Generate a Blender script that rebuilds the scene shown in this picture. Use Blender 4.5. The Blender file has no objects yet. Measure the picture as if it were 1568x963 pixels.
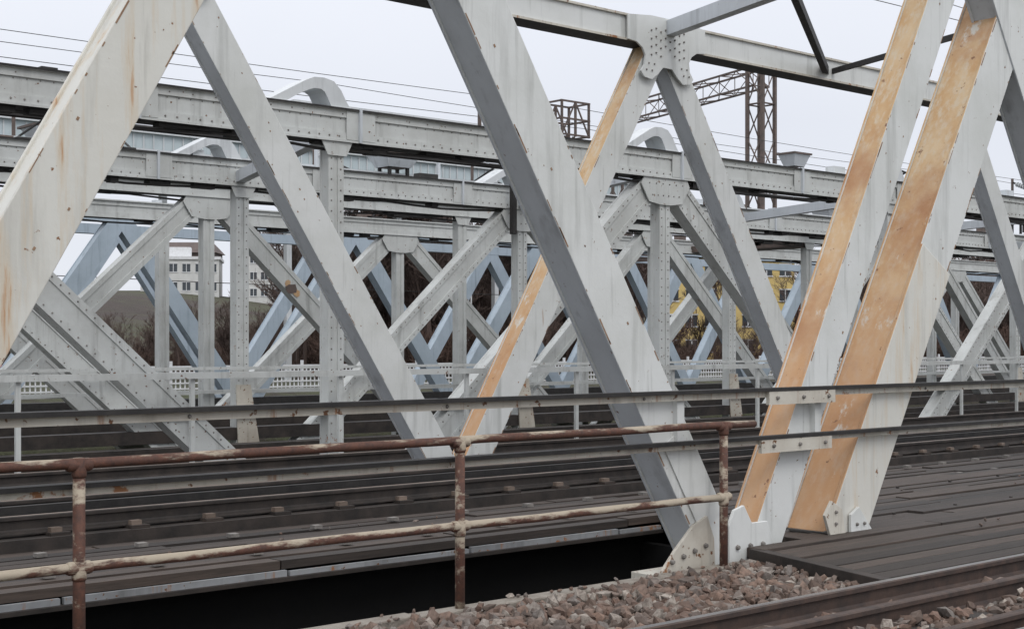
import bpy, math, random
from mathutils import Vector, Matrix, noise
random.seed(7)
scene=bpy.context.scene
COL=scene.collection
CAMZ=1.76

# ------------------------------------------------------------------ materials
def newmat(name):
    m=bpy.data.materials.new(name); m.use_nodes=True
    nt=m.node_tree; b=nt.nodes['Principled BSDF']
    return m,nt,b
def N(nt,t,**k):
    n=nt.nodes.new(t)
    for a,v in k.items(): setattr(n,a,v)
    return n
def coord(nt,scale=(1,1,1)):
    tc=N(nt,'ShaderNodeTexCoord'); mp=N(nt,'ShaderNodeMapping')
    mp.inputs['Scale'].default_value=scale
    nt.links.new(tc.outputs['Object'],mp.inputs['Vector'])
    return mp.outputs['Vector']
def noi(nt,vec,scale,detail=6,rough=.6,dist=0):
    n=N(nt,'ShaderNodeTexNoise'); n.inputs['Scale'].default_value=scale
    n.inputs['Detail'].default_value=detail; n.inputs['Roughness'].default_value=rough
    n.inputs['Distortion'].default_value=dist
    nt.links.new(vec,n.inputs['Vector']); return n.outputs['Fac']
def ramp(nt,fac,a,b,hi=1.0):
    r=N(nt,'ShaderNodeMapRange'); r.inputs['From Min'].default_value=a; r.inputs['From Max'].default_value=b
    r.inputs['To Max'].default_value=hi
    nt.links.new(fac,r.inputs['Value']); return r.outputs['Result']
def mix(nt,f,a,b):
    m=N(nt,'ShaderNodeMix',data_type='RGBA')
    if isinstance(f,float): m.inputs[0].default_value=f
    else: nt.links.new(f,m.inputs[0])
    for i,c in ((6,a),(7,b)):
        if isinstance(c,tuple): m.inputs[i].default_value=(*c,1)
        else: nt.links.new(c,m.inputs[i])
    return m.outputs[2]
def bump(nt,b,h,strength=.3,dist=.01):
    bp=N(nt,'ShaderNodeBump'); bp.inputs['Strength'].default_value=strength; bp.inputs['Distance'].default_value=dist
    nt.links.new(h,bp.inputs['Height']); nt.links.new(bp.outputs['Normal'],b.inputs['Normal'])

def paint(name,base,dirt,rust=(.30,.13,.05),streak=.70,speck=.70,patch=.72,rough=.5,dirtlo=.42,dirthi=.75,halo=None):
    m,nt,b=newmat(name)
    v=coord(nt); vs=coord(nt,(5,5,.45))
    c=mix(nt,ramp(nt,noi(nt,v,1.1,8,.65),dirtlo,dirthi),base,dirt)
    c=mix(nt,ramp(nt,noi(nt,vs,1.0,5,.6),.55,.82),c,tuple(x*.66 for x in dirt))
    c=mix(nt,ramp(nt,noi(nt,coord(nt,(14,14,.8)),1.3,5,.6),.60,.78,.5),c,tuple(x*.60 for x in dirt))
    s=noi(nt,vs,1.7,6,.65)
    if halo: c=mix(nt,ramp(nt,s,streak-.12,streak+.06),c,halo)
    c=mix(nt,ramp(nt,s,streak,streak+.10),c,rust)
    c=mix(nt,ramp(nt,noi(nt,v,2.1,9,.7),patch,patch+.03),c,rust)
    c=mix(nt,ramp(nt,noi(nt,v,14,4,.6),speck,speck+.03),c,tuple(x*.5 for x in rust))
    nt.links.new(c,b.inputs['Base Color']); b.inputs['Roughness'].default_value=rough
    bump(nt,b,noi(nt,v,9,8,.7),.25,.01)
    return m
M_white=paint('old_white_paint',(.665,.675,.66),(.54,.55,.52),streak=.70,patch=.70,rust=(.34,.17,.07))
M_left=paint('stained_white_paint',(.66,.65,.60),(.60,.58,.52),streak=.64,patch=.69,speck=.68,rust=(.44,.20,.08),halo=(.60,.50,.37))
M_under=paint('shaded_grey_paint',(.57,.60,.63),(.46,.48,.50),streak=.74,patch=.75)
M_rivw=paint('riveted_grey_paint',(.57,.585,.57),(.42,.425,.405),streak=.70,patch=.67,speck=.67)
M_blue=paint('blue_grey_paint',(.38,.445,.505),(.30,.36,.41),streak=.8,patch=.8,speck=.8)
M_dirty=paint('dirty_cream_paint',(.58,.55,.48),(.36,.31,.25),streak=.60,patch=.60,speck=.63)
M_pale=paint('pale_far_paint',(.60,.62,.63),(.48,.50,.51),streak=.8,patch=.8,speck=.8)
M_edge=paint('dull_grey_channel',(.30,.31,.32),(.17,.17,.17),streak=.60,patch=.60,speck=.63)
M_teal=paint('pale_teal_sheet',(.50,.57,.59),(.42,.49,.51),streak=.85,patch=.85,speck=.85)
def orange():
    m,nt,b=newmat('rust_stained_paint'); v=coord(nt); vs=coord(nt,(4,4,.35))
    c=mix(nt,ramp(nt,noi(nt,vs,1.2,7,.6),.34,.62),(.60,.45,.28),(.53,.33,.16))
    c=mix(nt,ramp(nt,noi(nt,coord(nt,(7,7,.25)),2.2,7,.65),.48,.66),c,(.58,.48,.35))
    tc=N(nt,'ShaderNodeTexCoord'); s=N(nt,'ShaderNodeSeparateXYZ'); nt.links.new(tc.outputs['Object'],s.inputs[0])
    c=mix(nt,ramp(nt,s.outputs['Z'],3.2,1.4,.62),c,(.46,.235,.115))
    c=mix(nt,ramp(nt,noi(nt,v,.8,8,.65),.50,.72),c,(.38,.19,.09))
    c=mix(nt,ramp(nt,noi(nt,coord(nt,(3,3,.5)),1.5,9,.70),.61,.68),c,(.58,.55,.49))
    c=mix(nt,ramp(nt,noi(nt,v,7,8,.7),.63,.66),c,(.22,.11,.06))
    nt.links.new(c,b.inputs['Base Color']); b.inputs['Roughness'].default_value=.7
    bump(nt,b,noi(nt,v,12,8,.7),.3,.01); return m
M_orange=orange()
def rustpipe():
    m,nt,b=newmat('rusty_pipe'); v=coord(nt,(.8,3,3))
    c=mix(nt,ramp(nt,noi(nt,coord(nt,(2,2,2)),14,8,.7),.35,.7),(.13,.055,.035),(.055,.03,.024))
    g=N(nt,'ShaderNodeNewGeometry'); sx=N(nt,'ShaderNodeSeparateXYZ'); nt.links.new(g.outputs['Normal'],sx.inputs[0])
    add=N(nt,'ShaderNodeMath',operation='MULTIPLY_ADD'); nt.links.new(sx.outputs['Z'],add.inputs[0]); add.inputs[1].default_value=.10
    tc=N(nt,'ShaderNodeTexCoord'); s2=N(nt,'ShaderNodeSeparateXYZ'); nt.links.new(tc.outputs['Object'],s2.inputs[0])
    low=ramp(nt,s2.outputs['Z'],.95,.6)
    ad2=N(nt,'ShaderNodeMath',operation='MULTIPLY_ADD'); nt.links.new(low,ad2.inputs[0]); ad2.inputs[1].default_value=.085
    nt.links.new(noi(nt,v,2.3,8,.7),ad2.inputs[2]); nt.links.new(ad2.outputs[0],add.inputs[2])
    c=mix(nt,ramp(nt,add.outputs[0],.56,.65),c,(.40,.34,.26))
    nt.links.new(c,b.inputs['Base Color']); b.inputs['Roughness'].default_value=.75
    bump(nt,b,noi(nt,coord(nt),60,6,.7),.6,.004); return m
M_rustpipe=rustpipe()
def simple(name,a,bc,scale=3,rough=.7,lo=.35,hi=.65,bs=.3,bd=.01,sc=(1,1,1),metal=0):
    m,nt,b=newmat(name); v=coord(nt,sc); f=noi(nt,v,scale,8,.65)
    nt.links.new(mix(nt,ramp(nt,f,lo,hi),a,bc),b.inputs['Base Color']); b.inputs['Roughness'].default_value=rough
    b.inputs['Metallic'].default_value=metal
    bump(nt,b,noi(nt,v,scale*6,6,.7),bs,bd); return m
M_rust=simple('brown_grey_steel',(.085,.068,.06),(.14,.10,.085),6)
M_black=simple('black_iron',(.012,.011,.011),(.03,.027,.025),6)
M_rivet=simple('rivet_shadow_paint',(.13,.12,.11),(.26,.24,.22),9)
M_chip=simple('chipped_edge_rust',(.20,.10,.05),(.33,.22,.14),9)
M_voidshade=simple('void_shade_black',(.002,.002,.002),(.004,.004,.004),2,rough=1)  # near-black colour stands in for the deep shade below the deck
M_track=simple('oily_track_steel',(.018,.015,.013),(.048,.037,.031),4,rough=.65)
M_head=simple('worn_rail_head',(.16,.15,.15),(.30,.29,.28),3,rough=.38,metal=.6,sc=(.3,6,1))
M_thead=simple('dull_rail_head',(.12,.09,.07),(.26,.20,.16),3,rough=.5,sc=(.4,6,1))
M_railrust=simple('rail_web_rust',(.08,.05,.038),(.04,.028,.024),8)
M_conc=simple('kerb_concrete',(.20,.17,.14),(.30,.27,.23),5,bs=.8,bd=.02)
def plank():
    m,nt,b=newmat('weathered_planks')
    v=coord(nt,(.5,9,9)); g=N(nt,'ShaderNodeNewGeometry')
    c=mix(nt,ramp(nt,noi(nt,v,3,8,.7),.3,.7),(.078,.060,.050),(.026,.021,.018))
    c2=mix(nt,g.outputs['Random Per Island'],(.45,.45,.45),(1.3,1.22,1.15))
    mu=N(nt,'ShaderNodeMix',data_type='RGBA',blend_type='MULTIPLY'); mu.inputs[0].default_value=1
    nt.links.new(c,mu.inputs[6]); nt.links.new(c2,mu.inputs[7])
    nt.links.new(mu.outputs[2],b.inputs['Base Color']); b.inputs['Roughness'].default_value=.68
    bump(nt,b,noi(nt,v,6,8,.7),.5,.01); return m
M_plank=plank()
def stone():
    m,nt,b=newmat('ballast_stone'); g=N(nt,'ShaderNodeNewGeometry')
    cr=N(nt,'ShaderNodeValToRGB'); e=cr.color_ramp.elements
    e[0].position=0; e[0].color=(.10,.075,.06,1); e[1].position=1; e[1].color=(.40,.35,.30,1)
    for p,c in ((.2,(.19,.115,.085,1)),(.4,(.12,.10,.088,1)),(.6,(.24,.155,.115,1)),(.8,(.19,.17,.155,1))):
        x=e.new(p); x.color=c
    nt.links.new(g.outputs['Random Per Island'],cr.inputs[0])
    c=mix(nt,ramp(nt,noi(nt,coord(nt),25,8,.7),.4,.7),cr.outputs[0],(.085,.06,.047))
    nt.links.new(c,b.inputs['Base Color']); b.inputs['Roughness'].default_value=.85
    bump(nt,b,noi(nt,coord(nt),50,6,.7),.5,.006); return m
M_stone=stone()
M_bark=simple('bare_twigs',(.080,.055,.046),(.13,.092,.078),.4,rough=.9)
M_bush=simple('red_brown_scrub',(.065,.038,.030),(.12,.076,.058),.4,rough=.9)
M_glass,nt,b=newmat('window_glass'); b.inputs['Base Color'].default_value=(.05,.06,.07,1); b.inputs['Roughness'].default_value=.15
M_render=simple('white_render',(.62,.62,.60),(.52,.52,.50),.6)
M_yellow=simple('yellow_render',(.66,.50,.19),(.58,.43,.17),.6)
M_roof=simple('brown_roof',(.07,.05,.045),(.11,.08,.07),1)
M_brick=simple('red_brick',(.20,.075,.05),(.27,.11,.075),2)
M_fence=simple('white_fence_paint',(.72,.73,.74),(.6,.6,.6),2)
M_red=simple('red_band',(.42,.10,.08),(.32,.08,.06),2)

# ------------------------------------------------------------------ mesh builder
class MB:
    def __init__(s,name,mats,parent=None):
        s.n=name;s.mats=mats;s.p=parent;s.v=[];s.f=[];s.m=[]
    def quadbox(s,c,a,b,d,mi=0,faces=None):
        c,a,b,d=map(Vector,(c,a,b,d)); o=len(s.v)
        for i in (-1,1):
            for j in (-1,1):
                for k in (-1,1): s.v.append(tuple(c+a*i+b*j+d*k))
        F={'-a':(0,1,3,2),'+a':(4,6,7,5),'-b':(0,4,5,1),'+b':(2,3,7,6),'-d':(0,2,6,4),'+d':(1,5,7,3)}
        for k,q in F.items():
            s.f.append([o+x for x in q]); s.m.append((faces or {}).get(k,mi))
    def box(s,x0,x1,y0,y1,z0,z1,mi=0,faces=None):
        s.quadbox(((x0+x1)/2,(y0+y1)/2,(z0+z1)/2),((x1-x0)/2,0,0),(0,(y1-y0)/2,0),(0,0,(z1-z0)/2),mi,faces)
    def beam(s,p0,p1,w,d,mi=0,faces=None,ref=(0,1,0)):
        p0=Vector(p0);p1=Vector(p1);a=(p1-p0);an=a.normalized()
        dy=Vector(ref)-an*an.dot(Vector(ref)); dy.normalize(); wv=dy.cross(an)
        s.quadbox((p0+p1)/2,a/2,wv*w/2,dy*d/2,mi,faces)
    def plate(s,pts,y,th,mi=0):
        o=len(s.v);n=len(pts)
        for x,z in pts: s.v.append((x,y,z))
        for x,z in pts: s.v.append((x,y+th,z))
        s.f.append([o+i for i in range(n)]);s.m.append(mi)
        s.f.append([o+n+i for i in reversed(range(n))]);s.m.append(mi)
        for i in range(n):
            j=(i+1)%n; s.f.append([o+i,o+n+i,o+n+j,o+j]);s.m.append(mi)
    def tube(s,pts,r,n=8,mi=0,cap=True):
        pts=[Vector(p) for p in pts]; o=len(s.v)
        rr=r if isinstance(r,(list,tuple)) else [r]*len(pts)
        up=None
        for i,p in enumerate(pts):
            t=(pts[min(i+1,len(pts)-1)]-pts[max(i-1,0)]).normalized()
            if up is None: up=Vector((0,0,1)) if abs(t.z)<.9 else Vector((1,0,0))
            a=(up-t*up.dot(t)).normalized(); b=t.cross(a); up=a
            for k in range(n):
                an=2*math.pi*k/n; s.v.append(tuple(p+(a*math.cos(an)+b*math.sin(an))*rr[i]))
        for i in range(len(pts)-1):
            for k in range(n):
                k2=(k+1)%n; s.f.append([o+i*n+k,o+i*n+k2,o+(i+1)*n+k2,o+(i+1)*n+k]);s.m.append(mi)
        if cap:
            s.f.append([o+k for k in reversed(range(n))]);s.m.append(mi)
            e=o+(len(pts)-1)*n; s.f.append([e+k for k in range(n)]);s.m.append(mi)
    def rivet(s,x,y,z,r=.02,h=.014,mi=0):
        s.tube([(x,y,z),(x,y-h,z)],[r,r*.7],6,mi)
    def make(s,smooth=False,bevel=0):
        me=bpy.data.meshes.new(s.n); me.from_pydata(s.v,[],s.f)
        for m in s.mats: me.materials.append(m)
        me.polygons.foreach_set('material_index',s.m)
        if smooth: me.polygons.foreach_set('use_smooth',[True]*len(me.polygons))
        me.update(); o=bpy.data.objects.new(s.n,me); COL.objects.link(o)
        if s.p: o.parent=s.p
        if bevel:
            b=o.modifiers.new('bev','BEVEL'); b.width=bevel; b.segments=2; b.limit_method='ANGLE'
        return o
def empty(name,loc=(0,0,0)):
    e=bpy.data.objects.new(name,None); COL.objects.link(e); e.location=loc; e.empty_display_size=.5; return e

# ------------------------------------------------------------------ warren legs
WM=[M_white,M_under,M_orange,M_rivet,M_dirty,M_black,M_left,M_chip]
CH=random.Random(5)
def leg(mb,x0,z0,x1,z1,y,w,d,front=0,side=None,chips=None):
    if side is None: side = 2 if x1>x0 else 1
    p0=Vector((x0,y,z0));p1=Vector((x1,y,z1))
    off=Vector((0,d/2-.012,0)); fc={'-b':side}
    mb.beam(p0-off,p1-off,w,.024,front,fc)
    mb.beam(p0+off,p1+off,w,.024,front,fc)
    mb.beam(p0,p1,w-.035,d-.04,front,fc)
    if chips:   # paint chips along the plate edges
        a=p1-p0; L=a.length; an=a/L; n=Vector((an.z,0,-an.x))
        for i in range(int(L*7)):
            t=CH.uniform(0,L*.98); l=CH.choice((.01,.02,.03,.05,.09,.16)); ww=CH.uniform(.004,.013)
            sg=CH.choice((-1,-1,1)); c=p0+an*t+n*sg*(w/2-ww/2-.006)+Vector((0,-d/2-.0012,0))
            chips.quadbox(c,an*l/2,n*ww/2,(0,.0008,0),7)
        for i in range(int(L*2)):
            t=CH.uniform(0,L*.98); c=p0+an*t+n*CH.uniform(-w*.4,w*.4)+Vector((0,-d/2-.0012,0))
            q=CH.uniform(.004,.012); chips.quadbox(c,an*q,n*q*.7,(0,.0008,0),7)
def gusset_top(mb,x,y,z,s=1.0,th=.03,mi=0):
    pts=[(-.85,.19),(-.85,-.17),(-.66,-.19),(-.54,-.26),(-.48,-.36),(-.50,-.50),(-.58,-.60),(-.50,-.68),(-.34,-.70),(-.20,-.60),(-.10,-.50),(.10,-.50),(.20,-.60),(.34,-.70),(.50,-.68),(.58,-.60),(.50,-.50),(.48,-.36),(.54,-.26),(.66,-.19),(.85,-.17),(.85,.19),(.36,.24),(-.36,.24)]
    mb.plate([(x+a*s,z+b*s) for a,b in pts],y,th,mi)
    for i in range(8):
        for j in range(4):
            bx=-.36+.72*i/7; bz=.02-.12*j+(.04 if i%2 else 0)
            if abs(bx)<.14 and bz<-.22: continue
            mb.rivet(x+bx*s,y-.001,z+bz*s,.016*s,.016,3)
    for sg in (-1,1):
        for k in range(2):
            for q in (-.05,.06): mb.rivet(x+sg*(.36+.05*k)*s+q,y-.001,z-(.47+.1*k)*s,.015*s,.015,3)

br=empty('steel_truss_bridge')
A=MB('near_truss_legs',WM,br); CP=MB('paint_chips',WM,br)
YA=7.6
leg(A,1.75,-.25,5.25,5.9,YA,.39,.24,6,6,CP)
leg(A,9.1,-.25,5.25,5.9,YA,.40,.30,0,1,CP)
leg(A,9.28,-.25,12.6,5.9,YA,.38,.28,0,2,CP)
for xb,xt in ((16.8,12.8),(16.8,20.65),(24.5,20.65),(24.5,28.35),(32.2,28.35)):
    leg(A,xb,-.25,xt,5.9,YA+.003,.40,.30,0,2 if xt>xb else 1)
A.make(bevel=.006)
A=MB('leg_cover_plates',WM,br)
def onl(x0,z0,x1,z1,z): return x0+(x1-x0)*(z-z0)/(z1-z0)
xa=onl(9.1,-.25,5.25,5.9,.35); xb=onl(9.1,-.25,5.25,5.9,1.05)
A.beam((xa+.03,YA-.158,.35),(xb+.03,YA-.158,1.05),.30,.012,0)
A.make(bevel=.003)
A=MB('heavy_post',WM,br)
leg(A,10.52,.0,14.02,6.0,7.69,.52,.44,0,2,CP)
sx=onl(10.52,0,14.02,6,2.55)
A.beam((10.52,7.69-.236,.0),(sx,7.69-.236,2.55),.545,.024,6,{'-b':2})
A.make(bevel=.008)
A=MB('near_top_chord',WM,br)
A.box(-6,50,YA-.17,YA+.17,5.75,6.1,0)
A.make()
G=MB('foot_gusset',WM,br)
yg=YA-.185
G.plate([(8.12,-.35),(8.16,.02),(8.30,.16),(8.52,.34),(8.68,.40),(8.76,.22),(8.80,-.35)],yg,.03,4)
G.plate([(8.95,-.35),(8.93,.30),(9.0,.42),(9.12,.45),(9.22,.30),(9.42,.30),(9.5,.1),(9.5,-.35)],yg-.01,.03,0)
G.box(8.15,9.5,yg+.04,YA+.14,-.4,-.02,4)
for i in range(4):
    for j in range(3):
        G.rivet(8.26+.13*i,yg-.001,-.22+.15*j+.06*i*(j>1)*.5,.024,.025,3)
for i in range(3):
    for j in range(3): G.rivet(9.03+.16*i,yg-.011,-.22+.17*j,.024,.025,3)
G.plate([(10.28,.1),(10.2,.28),(10.3,.40),(10.45,.32),(10.50,.1)],7.40,.03,4)
G.plate([(10.58,.1),(10.58,.26),(10.70,.32),(10.9,.10)],7.40,.03,0)
for p in ((10.35,.2),(10.35,.30),(10.66,.17),(10.77,.17)): G.rivet(p[0],7.399,p[1],.018,.02,3)
G.make(bevel=.004)

B=MB('far_truss_legs',WM,br)
YB=13.5; ZC=5.98
tops=[7.10,14.72,22.45,30.25,37.95,45.65,53.35]
for i,xt in enumerate(tops):
    for xb in (xt-3.85,xt+3.85):
        if xb<5: continue
        if abs(xb-10.9)<.3: xb=11.1
        leg(B,xb,-.1,xt,ZC,YB+(.003 if xt>xb else 0),.38,.28,0, 2 if xt>xb else 1, CP if xt<20 else None)
B.make(bevel=.006); CP.make()
B=MB('far_top_chord',WM,br)
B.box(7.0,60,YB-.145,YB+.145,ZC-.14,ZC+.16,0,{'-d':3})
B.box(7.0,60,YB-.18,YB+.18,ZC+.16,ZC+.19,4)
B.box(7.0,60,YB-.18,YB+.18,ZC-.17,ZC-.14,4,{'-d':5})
for xt in tops: gusset_top(B,xt,YB-.212,ZC,.92)
B.make()
B=MB('top_bracing',WM,br)
for k in range(0,5):
    xa=12.95+7.7*k; xb=14.85+7.7*k
    B.beam((xb,YB,6.08),(xa,YA,6.0),.16,.2,1,ref=(0,0,1))
    B.beam((xb+3.8,YB,5.98),(xa-3.85,YA,6.0),.09,.12,5,ref=(0,0,1))
    B.beam((xb+3.8,YB,5.98),(xa+3.85,YA,6.0),.05,.08,5,ref=(0,0,1))
B.make()
R=MB('side_rails',WM,br)
for z,h in ((1.365,.05),(.975,.038)):
    R.box(-8,60,7.37,7.40,z-h,z,4,{'-d':5})
    R.box(-8,60,7.325,7.405,z,z+.028,5)
for x in (8.35,10.1,14,18,22,27,33): 
    R.box(x-.04,x+.04,7.402,7.47,.93,1.36,0)
for x in [i*1.9-4 for i in range(20)]:
    R.rivet(x+.5,7.37,1.34,.014,.012,3)
R.box(9.35,10.25,7.33,7.365,1.255,1.363,4); R.box(9.25,10.2,7.33,7.365,.865,.973,4)
for x in (9.45,9.8,10.15):
    R.rivet(x,7.33,1.31,.018,.02,3); R.rivet(x-.05,7.33,.92,.018,.02,3)
R.make()
D=MB('plank_walkway',[M_plank,M_track,M_rivet],br)
y=9.98
while y<11.75:
    x=-9+random.random()*2
    while x<60:
        L=random.uniform(3,5.5); z=random.uniform(-.012,.012)
        D.box(x,x+L-.015,y,y+.172,-.07+z,z); x+=L
    y+=.19
for x in [i*.9 for i in range(-8,60)]:
    D.box(x,x+.09,10.25,10.33,.012,.045,2); D.box(x+.4,x+.49,11.3,11.38,.012,.045,2)
D.make()
D=MB('deck_edge_channel',[M_edge,M_voidshade,M_track],br)
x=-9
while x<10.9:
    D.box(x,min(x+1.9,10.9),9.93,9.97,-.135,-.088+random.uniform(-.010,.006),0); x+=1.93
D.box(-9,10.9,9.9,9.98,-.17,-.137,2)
D.box(-9,60,10.3,10.5,-3.5,-.08,1)  # void backing wall, floor and ends: added, under-deck darkness painted into their colour
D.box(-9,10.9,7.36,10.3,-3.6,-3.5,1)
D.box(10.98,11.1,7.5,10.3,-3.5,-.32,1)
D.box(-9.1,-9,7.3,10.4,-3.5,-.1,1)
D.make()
D=MB('deck_crossplanks',[M_plank,M_track],br)
y=5.82
while y<9.95:
    xs=9.85+(y-7.3)*.50
    if y<7.3: xs=8.72+(y-5.8)*.30
    x=xs
    while x<60:
        L=random.uniform(2.2,5.5); z=.1+random.uniform(-.014,.012)
        D.box(x,x+L-.02,y,y+.18,z-.09,z); x+=L
    y+=.2
D.beam((8.68,5.78,.04),(9.17,7.34,.04),.10,.13,1,ref=(0,0,1))
D.box(8.7,60,5.72,5.80,-.03,.085,1)
D.box(11.0,60,7.36,9.9,-.3,-.02,1)
for x in [i*1.1+12 for i in range(30)]:
    for yy in (6.3,7.9,9.3): D.box(x,x+.03,yy,yy+.03,.10,.122,1)
D.make(bevel=.004)
def rail(mb,y,zt,x0,x1,k=1.0):
    h=.16*k
    prof=[(-.07,0),(.07,0),(.07,.012),(.018,.03),(.010,.045),(.010,.115),(.036,.125),(.036,.152),(.026,.16),(-.026,.16),(-.036,.152),(-.036,.125),(-.010,.115),(-.010,.045),(-.018,.03),(-.07,.012)]
    o=len(mb.v);n=len(prof)
    for x in (x0,x1):
        for a,b in prof: mb.v.append((x,y+a*k,zt-h+b*k))
    for i in range(n):
        j=(i+1)%n; mb.f.append([o+i,o+j,o+n+j,o+n+i]); mb.m.append(1 if i in (8,) else 0)
    mb.f.append([o+i for i in reversed(range(n))]);mb.m.append(0)
    mb.f.append([o+n+i for i in range(n)]);mb.m.append(0)
D=MB('bridge_track_beams',[M_track,M_thead,M_black,M_dirty,M_plank],br)
D.box(-9,60,11.78,12.0,-.1,.10,0)
D.box(-9,60,12.0,16.6,-.1,.06,0)
rail(D,12.0,.28,-9,60)
D.box(-9,60,12.25,12.33,.06,.33,2); rail(D,12.5,.36,-9,60)
D.box(-9,60,12.72,12.86,.06,.42,0,{'+d':3}); D.box(-9,60,12.68,12.9,.42,.445,2)
D.box(-9,60,12.655,12.68,.395,.43,3)
rail(D,14.3,.3,-9,60); rail(D,15.7,.3,-9,60)
for x in [i*.75 for i in range(-10,80)]:
    D.box(x,x+.18,11.82,12.6,.06,.13,4); D.box(x+.02,x+.12,11.86,11.93,.131,.17,1)
D.make()

# ------------------------------------------------------------------ riveted bridges
RM=[M_rivw,M_under,M_rivet,M_black,M_pale,M_rust,M_dirty,M_orange,M_track]
def rivrow(mb,p0,p1,off,y,sp,r=.013,mi=2):
    p0=Vector((p0[0],0,p0[1]));p1=Vector((p1[0],0,p1[1])); a=p1-p0; L=a.length; an=a/L; n=Vector((an.z,0,-an.x))
    k=int(L/sp)
    for i in range(k):
        q=p0+an*(sp*(i+.5))
        for o in off:
            qq=q+n*o; mb.rivet(qq.x,y,qq.z,r,.01,mi)
def riv_member(mb,p0,p1,y,w,d,riv=True,mi=0):
    P0=Vector((p0[0],y,p0[1]));P1=Vector((p1[0],y,p1[1]))
    an=(P1-P0).normalized(); n=Vector((an.z,0,-an.x))
    mb.beam(P0,P1,w-.01,d-.035,mi)
    for sgn in (-1,1):
        o=n*sgn*(w/2-.05)
        for s2 in (-1,1):
            oy=Vector((0,s2*(d/2-.02),0))
            mb.beam(P0+o+oy,P1+o+oy,.10,.04,mi)
    if riv: rivrow(mb,p0,p1,(-(w/2-.05),(w/2-.05)),y-d/2-.001,.15)
def riveted_truss(parent,name,y,tops,bots,ztop=4.85,zbot=-1.4,dw=.43,vw=.26,h=.42,riv=True,x0=-6,x1=75,mi=0,node=True):
    c=MB(name+'_chord',RM,parent)
    c.box(x0,x1,y-.15,y+.15,ztop-h/2,ztop+h/2,mi)
    c.box(x0,x1,y-.22,y+.22,ztop+h/2,ztop+h/2+.03,mi,{'-b':3 if riv else mi})
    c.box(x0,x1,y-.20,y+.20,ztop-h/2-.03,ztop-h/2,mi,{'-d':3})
    c.box(x0,x1,y-.175,y-.15,ztop+h/2-.1,ztop+h/2-.001,mi)
    c.box(x0,x1,y-.175,y-.15,ztop-h/2+.001,ztop-h/2+.1,mi)
    rr=random.Random(int(y))
    if riv:
        x=0
        while x<min(x1,50):
            c.rivet(x,y-.176,ztop-h/2+.05,.015,.012,2); c.rivet(x+.04,y-.151,ztop+.09,.010,.01,2)
            if int(x*10)%3==0: c.rivet(x+.06,y-.176,ztop+h/2-.05,.012,.01,2)
            x+=.17
        x=1.5
        while x<55:
            c.box(x,x+.5,y-.19,y-.176,ztop-h/2+.01,ztop+h/2-.01,mi)
            c.box(x+.2,x+.24,y-.24,y-.191,ztop-h/2-.03,ztop+h/2+.05,1)
            x+=3.45
    for i in range(110 if riv else 60):
        xx=rr.uniform(0,58); l=rr.uniform(.1,.8)
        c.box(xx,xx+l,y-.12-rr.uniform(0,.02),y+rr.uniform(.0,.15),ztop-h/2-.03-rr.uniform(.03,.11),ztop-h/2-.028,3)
    for i in range(30):
        xx=rr.uniform(2,50); c.box(xx,xx+rr.uniform(.15,.5),y-.1,y+.1,ztop+h/2+.03,ztop+h/2+.03+rr.uniform(.04,.16),rr.choice((1,3,4,5)))
    pts=[(x0+i*.7,y-.1+.02*math.sin(i*2.1),ztop-h/2-.10-.03*math.sin(i*1.3)-.02*rr.random()) for i in range(100)]
    c.tube(pts,.022,5,3)
    c.make()
    t=MB(name+'_web_members',RM,parent)
    for xt in tops:
        for xb in bots:
            if abs(abs(xt-xb)-6.95)<.2:
                riv_member(t,(xb,zbot),(xt+(-.2 if xb<xt else .2),ztop-h/2-.05),y+(.004 if xb<xt else 0),dw,.26,riv,mi)
    for x in list(tops)+list(bots):
        riv_member(t,(x,-1.4),(x,ztop-h/2),y-.03,vw,.22,riv,mi)
    if node:
        for x in tops:
            z=ztop-h/2-.03
            t.plate([(x-.55,z),(x-.62,z-.12),(x-.42,z-.42),(x-.13,z-.46),(x+.13,z-.46),(x+.42,z-.42),(x+.62,z-.12),(x+.55,z)],y-.172,.025,mi)
            if riv:
                for i in range(6):
                    t.rivet(x-.42+.17*i,y-.173,z-.1,.014,.012,2); t.rivet(x-.34+.135*i,y-.173,z-.3,.014,.012,2)
        for x in bots:
            z=ztop-h/2-.03
            t.plate([(x-.26,z),(x-.16,z-.2),(x+.16,z-.2),(x+.26,z)],y-.172,.02,mi)
    if riv and y>20:
        for x in list(tops)+list(bots):
            t.plate([(x-.16,1.0),(x-.10,-.6),(x+.42,-.6),(x+.14,1.0)],y-.19,.03,6)
    t.make()
b2=empty('riveted_truss_bridge')
riveted_truss(b2,'front',17,[4.8,18.6,32.4,46.2],[-2.1,11.7,25.5,39.3,53.1])
riveted_truss(b2,'back',23,[6.9,20.7,34.6,48.4],[-.05,13.8,27.7,41.5])
H=MB('bridge_handrails_and_deck',RM,b2)
H.box(-9,75,16.45,16.5,1.30,1.38,0)
for x in [i*2.3 for i in range(-3,30)]: H.box(x,x+.06,16.502,16.55,-.3,1.36,0)
H.box(-9,75,16.835,17.1,.76,.82,0); H.box(-9,75,16.8,17.2,.02,.16,8,{'-d':3})
H.box(-9,75,17.3,22.6,-.3,-.04,8)
H.box(-9,75,22.7,22.79,.45,.56,0); H.box(-9,75,22.6,22.66,1.28,1.33,0)
H.box(-9,75,22.85,23.2,.0,.22,8)
for y in (18.6,20.05): H.box(-9,75,y-.04,y+.04,-.04,.14,8)
H.make()
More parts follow.
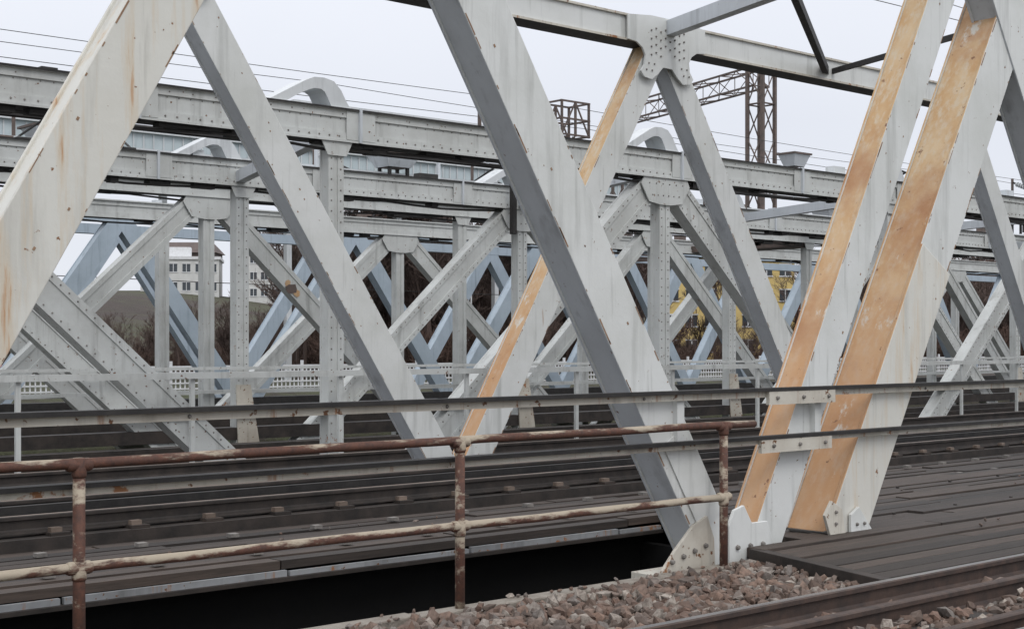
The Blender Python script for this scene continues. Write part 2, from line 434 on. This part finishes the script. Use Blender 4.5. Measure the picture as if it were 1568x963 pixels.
def arch(parent,x,y,z,s,name='arched_bracket'):
    m=MB(name,[M_pale,M_under],parent)
    path=[(-.95,0),(-.55,.22),(-.22,.40),(-.05,.47),(.15,.48),(.35,.44),(.50,.30),(.62,.10),(.70,0)]
    inn=[(-.62,0),(-.42,.12),(-.17,.24),(-.05,.28),(.08,.28),(.16,.24),(.22,.14),(.27,.05),(.30,0)]
    o=len(m.v); n=len(path)
    for yy in (y-.22*s,y+.28*s):
        for p in path+inn: m.v.append((x+p[0]*s,yy,z+p[1]*s))
    for i in range(n-1):
        a,b,c,d=o+i,o+i+1,o+n+i+1,o+n+i; k=2*n
        m.f.append([a,b,c,d]);m.m.append(0)
        m.f.append([a+k,d+k,c+k,b+k]);m.m.append(0)
        m.f.append([a,a+k,b+k,b]);m.m.append(0)
        m.f.append([d,c,c+k,d+k]);m.m.append(1)
    m.make()
for x in (4.6,11.35,18.35,25.4,32.4): arch(b2,x,17,5.09,.82)
for x in (6.8,13.2,20.3,27.6,34.5): arch(b2,x,23,5.09,.82)
for x in (9.5,16,22.5,29,35.5): arch(b2,x,25.2,5.2,.75)
T=MB('overhead_struts',RM,b2)
for k in range(-1,7):
    x=4.8+6.9*k
    T.beam((x,17,4.78),(x+2.1,23,4.78),.18,.2,1,ref=(0,0,1))
T.tube([(-6,20.3,5.50),(75,20.3,5.50)],.035,6,4)
T.tube([(-6,21.6,5.28),(75,21.6,5.28)],.05,6,3)
T.box(-6,75,24.0,24.3,5.22,5.30,4)
for k in range(40):
    x=2+k*1.55; T.beam((x,20.3,5.1),(x,20.3,5.5),.04,.04,1)
T.box(15,22,23.0,23.12,6.28,6.36,4)
for x in (15.5,18.5,21.7): T.box(x,x+.06,23.01,23.07,5.08,6.28,1)
for x in (7.3,20.15,27.0,34.0): T.box(x,x+.11,22.55,22.66,4.05,5.2,3)
T.make()

b3=empty('riveted_truss_bridge')
riveted_truss(b3,'front',27,[15.4,29.3,43.2,57,1.5],[8.45,22.35,36.2,50.1],ztop=4.95,h=.2,riv=False,vw=.26,dw=.42)
riveted_truss(b3,'back',31,[23.5,37.4,51.3,9.6],[16.5,30.5,44.4,58.2,2.65],ztop=4.85,h=.36,riv=False,x1=100)
H=MB('bridge_deck',RM,b3)
H.box(-9,90,27.2,30.8,-.3,-.02,8); H.box(-9,90,26.72,26.8,.7,.77,0); H.box(-9,90,26.6,27.1,.0,.18,8)
H.box(-9,90,31.2,31.3,.5,.58,0)
H.tube([(-6,29,5.5),(90,29,5.5)],.05,6,3); H.box(-6,90,28.1,28.5,5.25,5.32,4)
# rust patch on the diagonal (irregular flaked outline, spread along the member)
for (x,z,s_) in ((17.45,2.95,.15),(17.58,2.86,.10),(17.36,3.08,.09)):
    H.plate([(x+s_*math.cos(k*.7)*(.7+.5*CH.random()),z+s_*math.sin(k*.7)*(.6+.5*CH.random())) for k in range(9)],26.858-.002*s_*10,.003,5 if s_>.12 else 7)
H.make()
b4=empty('blue_truss_bridge')
BM=[M_blue,M_blue,M_blue,M_rivet,M_blue,M_black]
F=MB('front_truss',BM,b4)
for k in range(-3,9):
    xt=25.6+7.7*k
    for xb in (xt-3.85,xt+3.85): leg(F,xb,-.2,xt,5.15,36+(.003 if xt>xb else 0),.46,.34)
F.box(-6,100,35.82,36.18,5.0,5.35,0); F.box(-6,100,35.8,36.2,.0,.2,5)
F.make()
F=MB('back_truss',BM,b4)
for k in range(-3,10):
    xt=20.8+7.7*k
    for xb in (xt-3.85,xt+3.85): leg(F,xb,-.2,xt,5.3,42+(.003 if xt>xb else 0),.46,.34)
F.box(-6,110,41.82,42.18,5.15,5.45,0); F.box(-6,110,36.2,41.8,-.3,-.05,5)
F.make()

# ------------------------------------------------------------------ overhead catenary gantry, cage
def lattice(mb,p0,p1,w,n,chord=.035,brace=.022,mi=0,ref=(0,1,0)):
    p0=Vector(p0);p1=Vector(p1);a=(p1-p0);an=a.normalized()
    r=Vector(ref); u=(r-an*an.dot(r)).normalized(); v=an.cross(u)
    cs=[(u*i+v*j)*w/2 for i,j in ((-1,-1),(1,-1),(1,1),(-1,1))]
    for c in cs: mb.beam(p0+c,p1+c,chord*2,chord*2,mi)
    for k in range(n):
        q0=p0+a*k/n;q1=p0+a*(k+1)/n
        for i in range(4):
            c1,c2=cs[i],cs[(i+1)%4]
            if (k+i//2)%2: c1,c2=c2,c1
            mb.tube([q0+c1,q1+c2],brace,4,mi)
            if k%2==0: mb.tube([q0+cs[i],q0+cs[(i+1)%4]],brace,4,mi)
ms=empty('catenary_gantry')
m=MB('mast',[M_rust],ms); lattice(m,(35.8,28.4,4.9),(35.8,28.4,10.3),.60,5,.05,.028,ref=(1,0,0)); m.beam((35.3,28.4,4.92),(36.3,28.4,4.92),.3,.8); m.box(35.3,36.3,26.9,31.1,4.68,4.88); m.make()
m=MB('far_mast',[M_rust],ms); lattice(m,(38.4,37.4,4.9),(38.4,37.4,10.2),.5,6,.04,.022,ref=(1,0,0)); m.box(37.9,38.9,36,42,4.75,4.9); m.make()
m=MB('lattice_boom',[M_rust],ms); lattice(m,(35.8,28.4,10.1),(38.4,37.4,10.1),.6,10,.028,.018,ref=(0,0,1)); m.make()
cg=empty('service_platform_cage')
m=MB('cage_frame',[M_rust],cg)
cx,cy=34.8,36.2
for a in (-.65,0,.65):
    for b_ in (-.5,.5): m.beam((cx+a,cy+b_,8.9),(cx+a,cy+b_,10.1),.07,.07)
for z in (8.95,9.5,10.1):
    for b_ in (-.5,.5): m.beam((cx-.7,cy+b_,z),(cx+.7,cy+b_,z),.06,.06)
    for a in (-.65,.65): m.beam((cx+a,cy-.5,z),(cx+a,cy+.5,z),.06,.06,ref=(1,0,0))
for b_ in (-.5,.5):
    m.beam((cx-.65,cy+b_,8.95),(cx,cy+b_,10.1),.05,.04); m.beam((cx+.65,cy+b_,8.95),(cx,cy+b_,10.1),.05,.04)
lattice(m,(cx,cy,5.3),(cx,cy,8.95),.4,5,.04,.02,ref=(1,0,0))
m.make()
w=empty('catenary_wires')
m=MB('wires',[M_black],w)
for (y,z,r) in ((20.3,6.0,.006),(21.0,6.55,.006),(29,8.05,.008),(30.2,7.2,.008),(12,6.75,.006),(12.3,7.1,.006),(39,8.8,.010)):
    pts=[]
    for i in range(0,41):
        x=-10+i*3.0; ph=(i%10)/10; pts.append((x,y,z-.56*ph*(1-ph)))
    m.tube(pts,r,5,0)
m.make()
def cantilever(x,y,z,s=1,flip=1):
    e=empty('catenary_cantilever'); m=MB('arm',[M_rust,M_black,M_pale],e)
    m.tube([(x,y,z),(x,y,z+1.1*s)],.035,6,0)
    m.tube([(x,y,z+1.0*s),(x+.2*flip,y-1.3*s,z+.45*s),(x+.3*flip,y-1.9*s,z+.4*s)],.025,6,1)
    m.tube([(x,y,z+.2*s),(x+.15*flip,y-1.1*s,z+.5*s)],.022,6,1)
    for k in range(5):
        t=.12+.05*k; m.tube([(x+.04*flip,y-1.3*s*t,z+s-.55*s*t),(x+.045*flip,y-1.3*s*(t+.02),z+s-.55*s*(t+.02))],.07,8,2)
    m.make()
for p in ((15.6,18.3,5.1),(10.2,24.5,5.1),(20.5,24.3,5.1),(28.5,19.5,5.1),(36,20,5.1),(24.5,28.5,5.1),(33,27.5,5.1),(18.2,27.1,5.05),(13.4,27.2,5.05),(40,27.2,5.05),(45,23,5.1)): cantilever(*p,flip=random.choice((-1,1)))
def hood(x,y,z,w):
    e=empty('roof_ventilator'); m=MB('hood',[M_rust,M_under,M_black],e)
    a=w/2;bb=w*.32;o=len(m.v)
    for zz,k in ((z+.10,bb),(z+.36,a)):
        for i,j in ((-1,-1),(1,-1),(1,1),(-1,1)): m.v.append((x+i*k,y+j*k*.8,zz))
    for i in range(4):
        j=(i+1)%4; m.f.append([o+i,o+j,o+4+j,o+4+i]); m.m.append(1)
    m.f.append([o,o+3,o+2,o+1]);m.m.append(0)
    m.box(x-a*1.12,x+a*1.12,y-a*.9,y+a*.9,z+.36,z+.40,0)
    for i in (-1,1):
        for j in (-1,1): m.box(x+i*bb*.8-.03,x+i*bb*.8+.03,y+j*bb*.6-.03,y+j*bb*.6+.03,z-.3,z+.102,2)
    m.make()
hood(26.4,20,5.64,.58); hood(18.1,24,5.3,.9); hood(42,23,5.5,1.0); hood(36,26,5.4,.9); hood(10.9,24.6,5.2,.8)

# ------------------------------------------------------------------ foreground railing
rl=empty('pipe_railing')
m=MB('pipes',[M_rustpipe],rl)
def wob(x0,x1,y,z,n): return [(x0+(x1-x0)*i/n,y+random.uniform(-.004,.004),z+random.uniform(-.004,.004)) for i in range(n+1)]
YR=7.26
m.tube(wob(-3,9.07,YR,1.12,30),.028,14)
m.tube(wob(-3,8.69,YR,.56,30),.028,14)
for x in (.72,3.38,6.02,8.69): m.tube([(x,YR,-.12),(x,YR,1.10)],.033,14)
for x in (.72,3.38,6.02,8.69):
    for z in (1.11,.56):
        m.tube([(x-.07,YR,z),(x-.055,YR,z),(x+.055,YR,z),(x+.07,YR,z)],[.031,.037,.037,.031],14)
        m.tube([(x,YR,z-.07),(x,YR,z-.055),(x,YR,z+.03),(x,YR,z+.037)],[.034,.040,.040,.03],14)
m.make(smooth=True)

# ------------------------------------------------------------------ kerb, ballast, track
k=MB('concrete_kerb',[M_conc])
x=-4
while x<9.3:
    k.box(x,min(x+2.4,9.25),7.20+random.uniform(-.01,.01),7.345,-.35,.03+random.uniform(-.01,.01)); x+=2.41
k.make(bevel=.012)
tr=empty('railway_track')
m=MB('running_rail',[M_railrust,M_head],tr); rail(m,5.55,.16,-6,70); rail(m,4.1,.16,-6,70); m.make()
m=MB('guard_rail',[M_railrust,M_railrust],tr); rail(m,5.18,.12,-6,70); rail(m,4.5,.12,-6,70); m.make()
m=MB('sleepers',[M_plank],tr)
for i in range(110):
    x=-4+i*.62; m.box(x,x+.24,3.6,5.95 if x<8 else 5.7,-.12,-.01)
m.make(bevel=.01)
import bmesh
bm=bmesh.new(); bmesh.ops.create_icosphere(bm,subdivisions=1,radius=1); base_v=[v.co.copy() for v in bm.verts]; base_f=[[v.index for v in f.verts] for f in bm.faces]; bm.free()
V=[];Fc=[]
def stone_at(x,y,z,s):
    o=len(V); rot=Matrix.Rotation(random.uniform(0,6.28),3,Vector((random.random()-.5,random.random()-.5,random.random()-.5)).normalized())
    sc=Vector((s*random.uniform(.8,1.5),s*random.uniform(.7,1.1),s*random.uniform(.45,.8))); sd=random.uniform(0,100)
    for c in base_v:
        q=c*(1+.7*noise.noise(c*1.4+Vector((sd,sd,0)))); q=Vector((q.x*sc.x,q.y*sc.y,q.z*sc.z)); q=rot@q
        V.append((x+q.x,y+q.y,z+q.z))
    for f in base_f: Fc.append([o+i for i in f])
for i in range(5200):
    x=random.uniform(3.4,9.6); y=random.uniform(5.0,7.2)
    if x>8.72+(y-5.8)*.3 and y>5.7: continue
    if abs(y-5.55)<.10 or abs(y-5.18)<.09: continue
    hgt=.03*noise.noise(Vector((x*1.5,y*1.5,0)))
    if y>7.05: hgt-=.01
    stone_at(x,y,hgt+random.uniform(-.035,.02),random.choice((.022,.03,.036,.045,.052,.06)))
for i in range(60): stone_at(random.uniform(4,9),random.uniform(7.1,7.33),.035,random.uniform(.012,.03))
for i in range(2500):
    x=random.uniform(6.5,14); y=random.uniform(4.1,5.7)
    if abs(y-5.55)<.09 or abs(y-5.18)<.08 : continue
    stone_at(x,y,random.uniform(-.04,.0),random.choice((.025,.032,.04)))
for i in range(22): stone_at(random.uniform(9.8,20),random.uniform(5.9,9.5),.12,random.uniform(.012,.028))
for i in range(14): stone_at(random.uniform(2,9),random.uniform(10,11.6),.02,random.uniform(.012,.028))
me=bpy.data.meshes.new('ballast_gravel'); me.from_pydata(V,[],Fc); me.materials.append(M_stone); me.update()
o=bpy.data.objects.new('ballast_gravel',me); COL.objects.link(o)

# ------------------------------------------------------------------ terrain
def sm(a,b,t): t=max(0,min(1,(t-a)/(b-a))); return t*t*(3-2*t)
def H0(x,y):
    if y<=7.3: z=-.06
    elif y<44: z=-7
    else: z=-7+6.85*sm(44,48.5,y)
    if y>105:
        n=noise.noise(Vector((x*.012,y*.012,3)))
        z+= (7+6*n)*sm(105,190,y)*(.75+.25*sm(20,90,x))
    return z
def ground_mat():
    m,nt,b=newmat('earth_and_grass'); v=coord(nt)
    tc=N(nt,'ShaderNodeTexCoord'); s=N(nt,'ShaderNodeSeparateXYZ'); nt.links.new(tc.outputs['Object'],s.inputs[0])
    c=mix(nt,ramp(nt,noi(nt,v,.05,8,.6),.40,.58),(.060,.046,.040),(.070,.075,.038))
    c=mix(nt,ramp(nt,s.outputs['X'],75,45,.6),c,(.075,.085,.042))
    c=mix(nt,ramp(nt,noi(nt,v,.6,8,.7),.42,.68),c,(.045,.036,.03))
    nt.links.new(c,b.inputs['Base Color']); b.inputs['Roughness'].default_value=1
    bump(nt,b,noi(nt,v,2,8,.7),.8,.3); return m
xs=[-600,-400,-250,-150,-100,-60,-40,-20,-10,0,10,20,30]+[40+8*i for i in range(40)]+[380,450,600,900]
ys=[-300,-100,-40,-10,0,5,7.3,7.34,15,25,35,44,45,46,47,48,49,55,70,90,105]+[112+8*i for i in range(18)]+[280,350,500,900]
V=[(x,y,H0(x,y)) for y in ys for x in xs]; nx=len(xs)
Fc=[[j*nx+i,j*nx+i+1,(j+1)*nx+i+1,(j+1)*nx+i] for j in range(len(ys)-1) for i in range(nx-1)]
me=bpy.data.meshes.new('ground'); me.from_pydata(V,[],Fc); me.materials.append(ground_mat()); me.update()
o=bpy.data.objects.new('ground',me); COL.objects.link(o)

fe=empty('mesh_fence')
m=MB('panels',[M_fence,M_red],fe)
x=0
while x<130:
    m.box(x,x+.05,50,50.03,-.1,.85,0); x+=.20
for z in (-.02,.2,.4,.6,.84): m.box(0,130,49.97,49.998,z-.03,z+.03,0)
m.box(14,24,50.05,50.09,.88,.98,1)
x=0
while x<130: m.box(x,x+.1,50.035,50.13,-.15,1.05,0); x+=3
m.make()

# ------------------------------------------------------------------ buildings
def building(name,cx,cy,z0,w,d,h,storeys,nw,wall,roofmat,yaw,pitched=True,win=True):
    e=empty(name,(cx,cy,z0)); e.rotation_euler=(0,0,yaw)
    m=MB('walls',[wall],e); m.box(-w/2,w/2,0,d,-6,h); m.make()
    if win:
        g=MB('windows',[M_glass,M_fence],e); sh=h/storeys; ww=w/nw
        for s in range(storeys):
            for i in range(nw):
                x0=-w/2+ww*(i+.2); x1=-w/2+ww*(i+.8); za=s*sh+sh*.3; zb=s*sh+sh*.78
                g.box(x0,x1,-.03,.02,za,zb,0); xm=(x0+x1)/2
                g.box(xm-.05,xm+.05,-.08,-.031,za,zb,1)
                for zz in (za,zb): g.box(x0-.08,x1+.08,-.1,-.032,zz-.07,zz+.07,1)
            for i in range(3):
                y0=d*(.15+.28*i); g.box(-w/2-.03,-w/2+.02,y0,y0+1.3,s*sh+sh*.3,s*sh+sh*.78,0)
        g.make()
    r=MB('roof',[roofmat],e)
    if pitched:
        r.v=[(-w/2-.5,-.5,h),(w/2+.5,-.5,h),(w/2+.5,d+.5,h),(-w/2-.5,d+.5,h),(-w/2+1,d/2,h+2.2),(w/2-1,d/2,h+2.2)]
        r.f=[[0,1,5,4],[2,3,4,5],[1,2,5],[3,0,4],[3,2,1,0]]; r.m=[0]*5
    else:
        r.box(-w/2-.3,w/2+.3,-.3,d+.3,h,h+.5); r.box(-w/6,w/8,2,5,h+.5,h+2.2)
    r.make()
yaw=-math.radians(41.7)
building('apartment_building',120,219,6.5,13,12,9.4,3,6,M_render,M_fence,yaw+.15,False)
building('apartment_building',131,210,6.0,9,12,11.2,4,5,M_render,M_fence,yaw+.15,False)
building('brown_roof_house',133,241,9,11,8,9.6,3,4,M_roof,M_roof,yaw,True,False)
building('yellow_house',117,97,0,14,9,10.6,4,7,M_yellow,M_roof,yaw+.1,True)
building('brick_house',130,92,0,10,8,6.0,2,5,M_brick,M_roof,yaw-.1,True)
sr=empty('station_roof')
m=MB('roof_sheet',[M_teal,M_pale],sr)
m.box(24,64,60,66,9.9,11.3,0)
for i in range(80): m.box(24+.5*i,24.06+.5*i,59.95,60,9.95,11.25,1)
m.box(23.8,64.2,59.8,66.2,11.3,11.45,1)
for i in range(6): m.box(26+7*i,26.3+7*i,62,62.3,-.3,9.9,1)
m.make()
gd=empty('cable_car_gondola')
m=MB('cabin',[M_fence,M_glass,M_black],gd)
gx,gy,gz=51.05,60.6,2.05
m.box(gx-.36,gx+.36,gy-.36,gy+.36,gz-.35,gz-.05,0); m.box(gx-.34,gx+.34,gy-.34,gy+.34,gz-.05,gz+.22,1); m.box(gx-.4,gx+.4,gy-.4,gy+.4,gz+.22,gz+.30,0)
for i in (-1,1):
    for j in (-1,1): m.box(gx+i*.35-.03,gx+i*.35+.03,gy+j*.35-.03,gy+j*.35+.03,gz-.05,gz+.22,0)
m.tube([(gx,gy,gz+.3),(gx,gy,gz+2.4)],.04,6,0); m.tube([(gx-60,gy-5,gz+2.8),(gx,gy,gz+2.4),(gx+60,gy+5,gz+2.8)],.02,5,2)
m.make()

# ------------------------------------------------------------------ bare trees
def tree_mesh(seed,h,mat,bush=False):
    rnd=random.Random(seed); mb=MB('t',[mat])
    def grow(p,d,L,r,lv):
        q=p+d*L*.5; q2=p+(d+Vector((rnd.uniform(-.15,.15),rnd.uniform(-.15,.15),.08))).normalized()*L
        r2=r*.45
        if lv<2: mb.tube([p,q,q2],[r,r*.75,r2],5 if lv==0 else 4,0,False)
        else: mb.tube([p,q2],[r,r2],3,0,False)
        if lv>=4: return
        n=(9,6,5,4)[lv]
        for i in range(n):
            t=rnd.uniform(.3 if lv==0 else .2,1.0); s=p.lerp(q2,t)
            az=rnd.uniform(0,6.283); sp=rnd.uniform(.45,.95)
            per=Vector((math.cos(az),math.sin(az),rnd.uniform(-.1,.3)))
            nd=(d+per*sp).normalized()
            grow(s,nd,L*rnd.uniform(.42,.62),max(r2*.75,.02),lv+1)
    if bush:
        for i in range(7):
            az=rnd.uniform(0,6.28); grow(Vector((math.cos(az)*.8,math.sin(az)*.8,0)),Vector((math.cos(az)*.5,math.sin(az)*.5,1)).normalized(),h*.5,.05,1)
    else: grow(Vector((0,0,0)),Vector((0,0,1)),h*.62,h*.016,0)
    nm='scrub_mesh' if bush else 'bare_tree_mesh'
    me=bpy.data.meshes.new(nm); me.from_pydata(mb.v,[],mb.f); me.materials.append(mat); me.update(); return me
tm=[tree_mesh(i,10,M_bark) for i in range(6)]
bmh=[tree_mesh(40+i,4.5,M_bush,True) for i in range(3)]
tp=empty('distant_bare_trees')
def put(mesh,x,y,s,sz,nm):
    o=bpy.data.objects.new(nm,mesh); COL.objects.link(o); o.parent=tp
    o.location=(x,y,H0(x,y)-.2); o.rotation_euler=(0,0,random.uniform(0,6.28)); o.scale=(s,s,s*sz)
for i in range(850):
    y=random.uniform(62,118)
    q=random.uniform(.46,2.0); x=y*q; s=random.uniform(.6,1.12)
    if q<.52 and random.random()<.35: continue
    if 98<x<142 and 84<y<112: continue              # house plots
    if q<.645:
        if random.random()<.3: continue
        s*=.38
    elif 1.08<q<1.34:
        if random.random()<.6: continue
        s*=.34 if random.random()<.85 else .7
    put(random.choice(tm),x,y,s,random.uniform(.9,1.2),'tree_%d'%i)
for i in range(440):
    y=random.uniform(58,100); q=random.uniform(.40,2.0); x=y*q
    if q<.53 and random.random()<.5: continue
    if 98<x<142 and 84<y: continue
    s=random.uniform(.6,1.1)
    if q<.66 or 1.08<q<1.34: s*=.55
    put(random.choice(bmh),x,y,s,1,'scrub_%d'%i)

# ------------------------------------------------------------------ world / light / camera
wd=bpy.data.worlds.new('World'); scene.world=wd; wd.use_nodes=True; nt=wd.node_tree
bg=nt.nodes['Background']; bg.inputs['Strength'].default_value=.1
sky=N(nt,'ShaderNodeTexSky'); sky.sky_type='NISHITA'; sky.sun_disc=False
sky.sun_elevation=math.radians(48); sky.sun_rotation=math.radians(200)
tc=N(nt,'ShaderNodeTexCoord'); sep=N(nt,'ShaderNodeSeparateXYZ'); nt.links.new(tc.outputs['Generated'],sep.inputs[0])
cl=mix(nt,ramp(nt,sep.outputs['Z'],.15,.95),(8.3,8.55,9.3),(16.5,16.8,17.4))
nn=noi(nt,tc.outputs['Generated'],2.2,5,.5)
mm=mix(nt,.92,sky.outputs[0],cl)
mm2=N(nt,'ShaderNodeMix',data_type='RGBA',blend_type='MULTIPLY'); mm2.inputs[0].default_value=1
vv=mix(nt,ramp(nt,nn,.3,.75),(.95,.955,.965),(1.05,1.045,1.035))
nt.links.new(mm,mm2.inputs[6]); nt.links.new(vv,mm2.inputs[7])
nt.links.new(mm2.outputs[2],bg.inputs['Color'])
su=bpy.data.lights.new('sun','SUN'); su.energy=.9; su.angle=math.radians(25); su.color=(1,.97,.93)
so=bpy.data.objects.new('sun',su); COL.objects.link(so)
el=math.radians(48); az=math.radians(200)
dirv=Vector((math.sin(az)*math.cos(el),math.cos(az)*math.cos(el),math.sin(el)))
so.rotation_euler=dirv.to_track_quat('Z','Y').to_euler()
cam=bpy.data.cameras.new('camera'); co=bpy.data.objects.new('camera',cam); COL.objects.link(co)
co.location=(0,0,CAMZ); co.rotation_euler=(math.radians(90),0,-math.radians(41.74))
cam.sensor_width=36; cam.lens=50.5; cam.shift_y=.0277; cam.clip_end=3000; cam.clip_start=.1
scene.camera=co
scene.view_settings.view_transform='Standard'; scene.view_settings.look='None'; scene.view_settings.exposure=0
